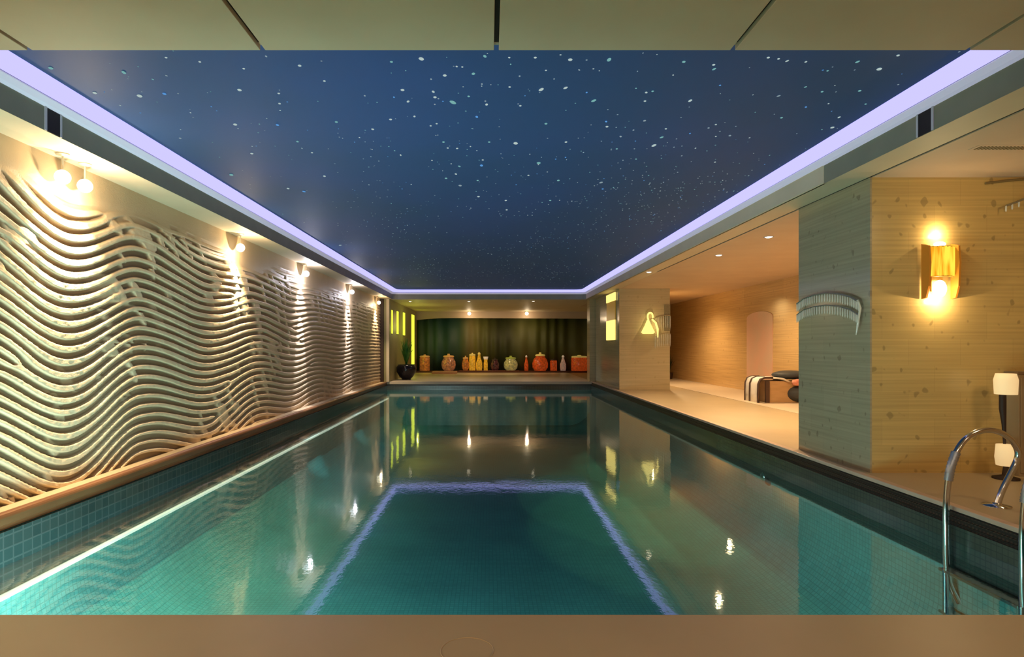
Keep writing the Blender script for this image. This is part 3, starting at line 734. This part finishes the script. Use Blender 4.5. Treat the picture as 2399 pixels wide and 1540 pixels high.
# ------------------------------------------------------------------ far end: lit slots, plant, curtain, shelf with jars
M['lime']=emit('lime_slot_light',(.78,.85,.05),1.5)
for i,(px,ya,yb) in enumerate([(918,727,782),(931,730,783),(946,733,786),(967,738,855)]):
    s=(VX-px)/2.33; d=F/s; h0=(VY-yb)/s; h1=(VY-ya)/s
    wd=[.16,.26,.36,.62][i]
    lab=['lime slot light on far left wall, nearest of the four','lime slot light on far left wall, second from the nearest','lime slot light on far left wall, third from the nearest','lime slot light on far left wall, tallest and farthest'][i]
    t=thing('slot_light',lab,'wall light',W(-2.33,d,(h0+h1)/2),'lime slot lights on the far left wall')
    hh=(h1-h0)/2*u
    q=MB(); q.box((0,-wd/2*u,-hh),(.012*u,wd/2*u,hh)); q.build('diffuser',M['lime'],t)
    q=MB(); 
    q.box((0,(-wd/2-.02)*u,-hh-.015*u),(.008*u,(wd/2+.02)*u,-hh)); q.box((0,(-wd/2-.02)*u,hh),(.008*u,(wd/2+.02)*u,hh+.015*u)); q.build('frame',mat('olive_frame',(.28,.26,.05),.5),t)
plight('slot_glow',W(-1.9,15.9,.5),14,(.8,.85,.15),.006)
t=thing('potted_plant','tall green plant in a big round black pot by the lime slot lights','plant',W(-2.065,14.9,DECK+.004))
q=MB(); q.lathe([(0,0),(.11*u,0),(.12*u,.03*u),(.16*u,.06*u),(.245*u,.20*u),(.25*u,.30*u),(.20*u,.38*u),(.16*u,.38*u),(.15*u,.34*u),(0,.34*u)],(0,0,0),28); q.build('pot',mat('black_glaze',(.012,.010,.016),.18),t)
q=MB(); blades(q,70,.20*u,.78*u,.028*u,8); o=q.build('foliage',mat('green_leaves',(.04,.16,.02),.4,c2=(.07,.24,.03),scale=6),t); o.location=(0,0,.30*u)

BD=19.15
# header with curved left corner
b=MB(); pts=[(-2.33,SOF),(3.30,SOF),(3.30,.885),(-1.2,.905),(-1.6,.90),(-2.0,.875),(-2.33,.84)]
vs=[W(x,BD-.1,h) for x,h in pts]+[W(x,BD+.02,h) for x,h in pts]; k=len(pts)
b.add(vs,[tuple(range(k)),tuple(reversed(range(k,2*k)))]+[(i,k+i,k+(i+1)%k,(i+1)%k) for i in range(k)])
struct(b.build('trim_header',mat('header_taupe',(.46,.34,.24),.45)))
# pleated curtain: teal at left to olive at right, lamplight painted in as paler bands
m,nt,out=nodes('curtain_cloth')
bs=N(nt,'ShaderNodeBsdfPrincipled',Roughness=.6); tc=N(nt,'ShaderNodeTexCoord'); sp=N(nt,'ShaderNodeSeparateXYZ'); nt.links.new(tc.outputs['Object'],sp.inputs[0])
mr=N(nt,'ShaderNodeMapRange'); mr.inputs[1].default_value=-2.33*U; mr.inputs[2].default_value=3.3*U; nt.links.new(sp.outputs[0],mr.inputs[0])
rp=N(nt,'ShaderNodeValToRGB'); el=rp.color_ramp.elements
cols=[(0,(.06,.11,.06)),(.11,(.04,.10,.08)),(.17,(.010,.05,.045)),(.24,(.03,.07,.04)),(.31,(.16,.13,.04)),(.37,(.10,.10,.02)),(.47,(.035,.04,.01)),(.52,(.04,.045,.012)),(.60,(.12,.12,.035)),(.68,(.085,.09,.015)),(.80,(.06,.07,.008)),(1,(.10,.10,.035))]
el[0].position=0; el[0].color=rgba(cols[0][1]); el[1].position=1; el[1].color=rgba(cols[-1][1])
for p_,c_ in cols[1:-1]: e_=el.new(p_); e_.color=rgba(c_)
nt.links.new(mr.outputs[0],rp.inputs[0]); nt.links.new(rp.outputs[0],bs.inputs['Base Color']); nt.links.new(bs.outputs[0],out.inputs[0])
b=MB(); n=400; vs=[]
for i in range(n+1):
    X=-2.32+5.61*i/n; yy=BD+.14+.03*math.sin(X*17+math.sin(X*3.1)*2)
    vs+=[W(X,yy,DECK+.01),W(X,yy,.93)]
b.add(vs,[(2*i,2*i+1,2*i+3,2*i+2) for i in range(n)],0,True)
oo=b.build('curtain',m); md=oo.modifiers.new('solid','SOLIDIFY'); md.thickness=.01
tag(oo,'pleated curtain shading from teal to olive behind the amber jars','curtain')
# shelf
b=MB(); b.ubox(-2.30,3.28,BD-.32,BD+.06,DECK+.004,DECK+.055)
tag(b.build('low_shelf',mat('dark_red_wood',(.14,.045,.02),.4,c2=(.09,.03,.015),scale=3,stretch=(.2,1,1)),bevel=.01),'long dark red low shelf under the jars at the far end','shelf')
b=MB(); b.ubox(-1.72,-.98,17.9,18.4,DECK+.004,DECK+.075)
tag(b.build('low_box',mat('pink_box',(.55,.28,.18),.5),bevel=.02),'low flat pinkish box on the far deck beside the black pot','box')
b=MB(); b.ubox(-.95,.95,BD-.31,BD-.03,DECK+.055,DECK+.070)
tag(b.build('serving_tray',mat('tray_red',(.30,.10,.05),.25),bevel=.005),'thin reddish tray under the jars in the middle of the shelf','tray')

def jarmat(name,c,c2,e): return mat(name,[v*.35 for v in c],.18,c2=c2,scale=11,emis=c2,estr=e*.9,coat=.5,lo=.40,hi=.60)  # glow added to the jar colours to brighten them
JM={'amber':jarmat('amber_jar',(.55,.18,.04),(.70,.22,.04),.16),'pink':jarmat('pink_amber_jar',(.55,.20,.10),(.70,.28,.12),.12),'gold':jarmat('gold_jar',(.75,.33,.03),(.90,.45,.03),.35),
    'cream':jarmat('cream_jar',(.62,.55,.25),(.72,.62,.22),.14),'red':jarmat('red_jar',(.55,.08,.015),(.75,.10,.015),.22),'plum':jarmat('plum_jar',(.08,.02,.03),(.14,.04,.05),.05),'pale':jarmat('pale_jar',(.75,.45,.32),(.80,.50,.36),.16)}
LIDM={'y':mat('yellow_lid',(.80,.58,.16),.3,emis=(.8,.6,.15),estr=.2),'o':mat('orange_lid',(.75,.38,.12),.3,emis=(.8,.4,.1),estr=.15),'g':mat('green_lid',(.40,.45,.06),.3,emis=(.5,.55,.1),estr=.12),'d':mat('dark_lid',(.05,.03,.02),.4),'p':mat('pale_lid',(.85,.72,.55),.3,emis=(.9,.7,.5),estr=.2)}  # most lids carry added glow as well
# px left, px right, px top, kind, material, lid, label
JARS=[(983,1007,831,'cyl','amber','o','tall plain amber cylinder jar, leftmost on the far shelf'),
(1034,1068,829,'round','pink','o','rounded pinkish amber jar, second from the left on the shelf'),
(1082,1099,834,'round','amber','o','small rounded amber jar left of the golden jars'),
(1099,1114,827,'cyl','gold','y','upright golden jar with yellow lid left of the pear bottle'),
(1115,1130,825,'pear','gold','y','bright yellow pear shaped bottle in the middle group'),
(1132,1144,836,'flare','gold','p','small golden jar with flared pale rim'),
(1149,1170,838,'round','plum','d','dark plum jar between the golden and cream jars'),
(1180,1213,834,'round','cream','g','wide cream jar with green lid in the shelf middle'),
(1228,1238,832,'pear','red','p','slim red bottle left of the big red jar'),
(1247,1284,826,'pump','red','y','big red pumpkin shaped jar with yellow lid'),
(1289,1305,840,'cyl','red','d','small squat red jar with dark lid beside the big jar'),
(1312,1326,832,'pear','pale','p','pale pointed bottle right of the squat red jar'),
(1338,1376,832,'cyl','red','y','wide red orange jar with yellow lid, rightmost on shelf')]
sj=F/(BD-.17)
for (xa,xb,yt,kind,mk,lk,lab) in JARS:
    X=((xa+xb)/2-VX)/sj; r=(xb-xa)/2/sj*u; z0=DECK+.055+(.015 if -.95<X<.95 else 0); H=((VY-yt)/sj - z0)*u
    t=thing('glass_jar',lab,'jar',W(X,BD-.17,z0),'jars on the far shelf')
    if kind=='cyl': pr=[(0,0),(r*.92,0),(r,.03*H),(r,.78*H),(r*.86,.84*H)]; zl=.84
    elif kind=='round': pr=[(0,0),(r*.6,0),(r*.9,.14*H),(r,.35*H),(r*.95,.55*H),(r*.7,.72*H),(r*.66,.80*H)]; zl=.80
    elif kind=='pear': pr=[(0,0),(r*.85,0),(r,.15*H),(r*.98,.42*H),(r*.6,.62*H),(r*.38,.80*H),(r*.38,.86*H)]; zl=.86
    elif kind=='flare': pr=[(0,0),(r*.8,0),(r*.8,.55*H),(r*.6,.68*H),(r*.75,.80*H)]; zl=.80
    else: pr=[(0,0),(r*.7,0),(r*.97,.18*H),(r,.40*H),(r*.85,.62*H),(r*.6,.74*H),(r*.55,.80*H)]; zl=.80
    q=MB(); q.lathe(pr,(0,0,0),20); q.build('jar_body',JM[mk],t)
    rl=pr[-1][0]
    q=MB(); q.lathe([(rl*1.12,zl*H),(rl*1.16,(zl+.04)*H),(rl*1.0,(zl+.09)*H),(rl*.3,(zl+.11)*H),(rl*.25,H),(0,H)] if kind!='flare' else [(rl,zl*H),(rl*1.35,H),(rl*1.2,H),(rl*.8,.84*H)],(0,0,0),18); q.build('lid',LIDM[lk],t)
spot('shelf_wash',W(0,17.2,SOF-.05),W(0,19,-.7),110,(1,.70,.40),110,.6,.1)

# ------------------------------------------------------------------ pool ladder
def lp(x,y,s): return W((x-VX)/s,F/s,(VY-y)/s)
raw=[(2335,1186,450),(2347,1150,450),(2365,1115,450),(2383,1080,450),(2387,1060,451),(2376,1038,451),(2355,1018,452),(2325,1007,453),(2292,1010,454),(2262,1026,455),(2241,1056,456),(2226,1098,457),(2219,1145,457),(2216,1200,458),(2216,1280,458),(2219,1345,458),(2226,1375,458),(2246,1412,458)]
P=[lp(*r_) for r_ in raw]
def smooth(P,n=3):
    for _ in range(n):
        Q_=[P[0]]
        for a,c in zip(P[:-1],P[1:]): Q_+= [a.lerp(c,.25),a.lerp(c,.75)]
        Q_.append(P[-1]); P=Q_
    return P
base=P[0].copy()
t=thing('pool_ladder','polished steel pool ladder with arched handrails at the right edge','ladder',base)
off=Vector((0,-.44*U,0))
for j in range(2):
    SPl=smooth([p-base+off*j for p in P],3)
    q=MB(); q.tube(SPl,.024,14); rl=q.build('handrail',M['steel'],t)
    q=MB(); q.lathe([(.10,0),(.10,.008),(.035,.020),(.03,.03)],(0,0,0),24); fo=q.build('foot_flange',M['steel'],rl); fo.location=off*j
    A=P[10]-base+off*j; Bq=P[12]-base+off*j; mid=P[11]-base+off*j
    seg=smooth([A.lerp(mid,.1),mid,Bq.lerp(mid,.4)],2); q=MB(); q.tube(seg,.031,14)
    for k in range(0,len(seg)-1): q.tube([seg[k],seg[k].lerp(seg[k+1],.4)],.034,14)
    q.build('ribbed_grip',M['steel_d'],rl)
for hz in (-1.145,-1.36,-1.58):
    q=MB(); a=W(2.325,F/458+.01,hz)-base; c=a+off; q.box((a.x-.02,c.y-.02,a.z-.012),(a.x+.09,a.y+.02,a.z+.012)); q.build('step',M['steel'],t,.005)
for j in range(2):
    q=MB(); a=W(2.335,F/458,-1.14)-base+off*j; q.tube([a,a+Vector((0,0,-.5*U))],.022,12); q.build('lower_rail',M['steel'],t)

# underwater inlet on the right pool wall
t=thing('wall_inlet','round chromed inlet with dark hood under water on right pool wall','inlet',W(XP,F/268,-1.14))
q=MB(); q.lathe([(.0,-.02*u),(.025*u,-.022*u),(.04*u,-.012*u),(.042*u,0)],(0,0,0),20,axis='x',cap=False); q.build('rim',M['steel'],t)
q=MB(); q.lathe([(.0,-.03*u),(.02*u,-.028*u),(.034*u,-.010*u),(.036*u,0)],(0,-.10*u,-.02*u),20,axis='x',cap=False); q.build('dark_hood',M['black'],t)
# floor drain in the foreground deck
t=thing('floor_drain','thin round steel drain ring set flush in the near deck','drain',W(-.06,1.63,DECK))
q=MB(); q.tube([(.072*u*math.cos(R(a)),.072*u*math.sin(R(a)),.0) for a in range(0,360,10)],.003,6,closed=True); q.build('ring',mat('dull_brass_ring',(.62,.47,.28),.35,metal=.6),t)
q=MB(); q.lathe([(0,.001),(.068*u,.001)],(0,0,0),36,cap=False); q.build('cover',M['deck'],t)

# ------------------------------------------------------------------ light
# unseen fill lamps added under the near soffit, behind and above the camera
for X in (-1.7,0,1.7,3.4):
    for d in (-1.4,.2):
        area('near_fill',W(X,d,SOF-.015),W(X,d,-1),20,(1,.78,.54),.35)
# unseen fill lamps added at the near pool wall to brighten the basin
for X,e in ((-2.0,300),(-.9,105),(.4,75)):
    area('underwater_fill',W(X,NE+.02,-1.45),W(X-.5,9,-1.5),e,(.85,.98,1),1.4,.25)

w=bpy.data.worlds.new('world'); S.world=w; w.use_nodes=True
w.node_tree.nodes['Background'].inputs[0].default_value=(.5,.42,.32,1); w.node_tree.nodes['Background'].inputs[1].default_value=.05

S.view_settings.view_transform='Standard'; S.view_settings.look='None'; S.view_settings.gamma=1; S.view_settings.exposure=0
S.view_settings.use_curve_mapping=False
S.cycles.use_denoising=True
try: S.cycles.denoiser='OPENIMAGEDENOISE'
except Exception: pass
S.cycles.max_bounces=8; S.cycles.diffuse_bounces=4; S.cycles.glossy_bounces=4; S.cycles.transparent_max_bounces=12
S.cycles.caustics_reflective=False; S.cycles.caustics_refractive=False; S.cycles.sample_clamp_indirect=4
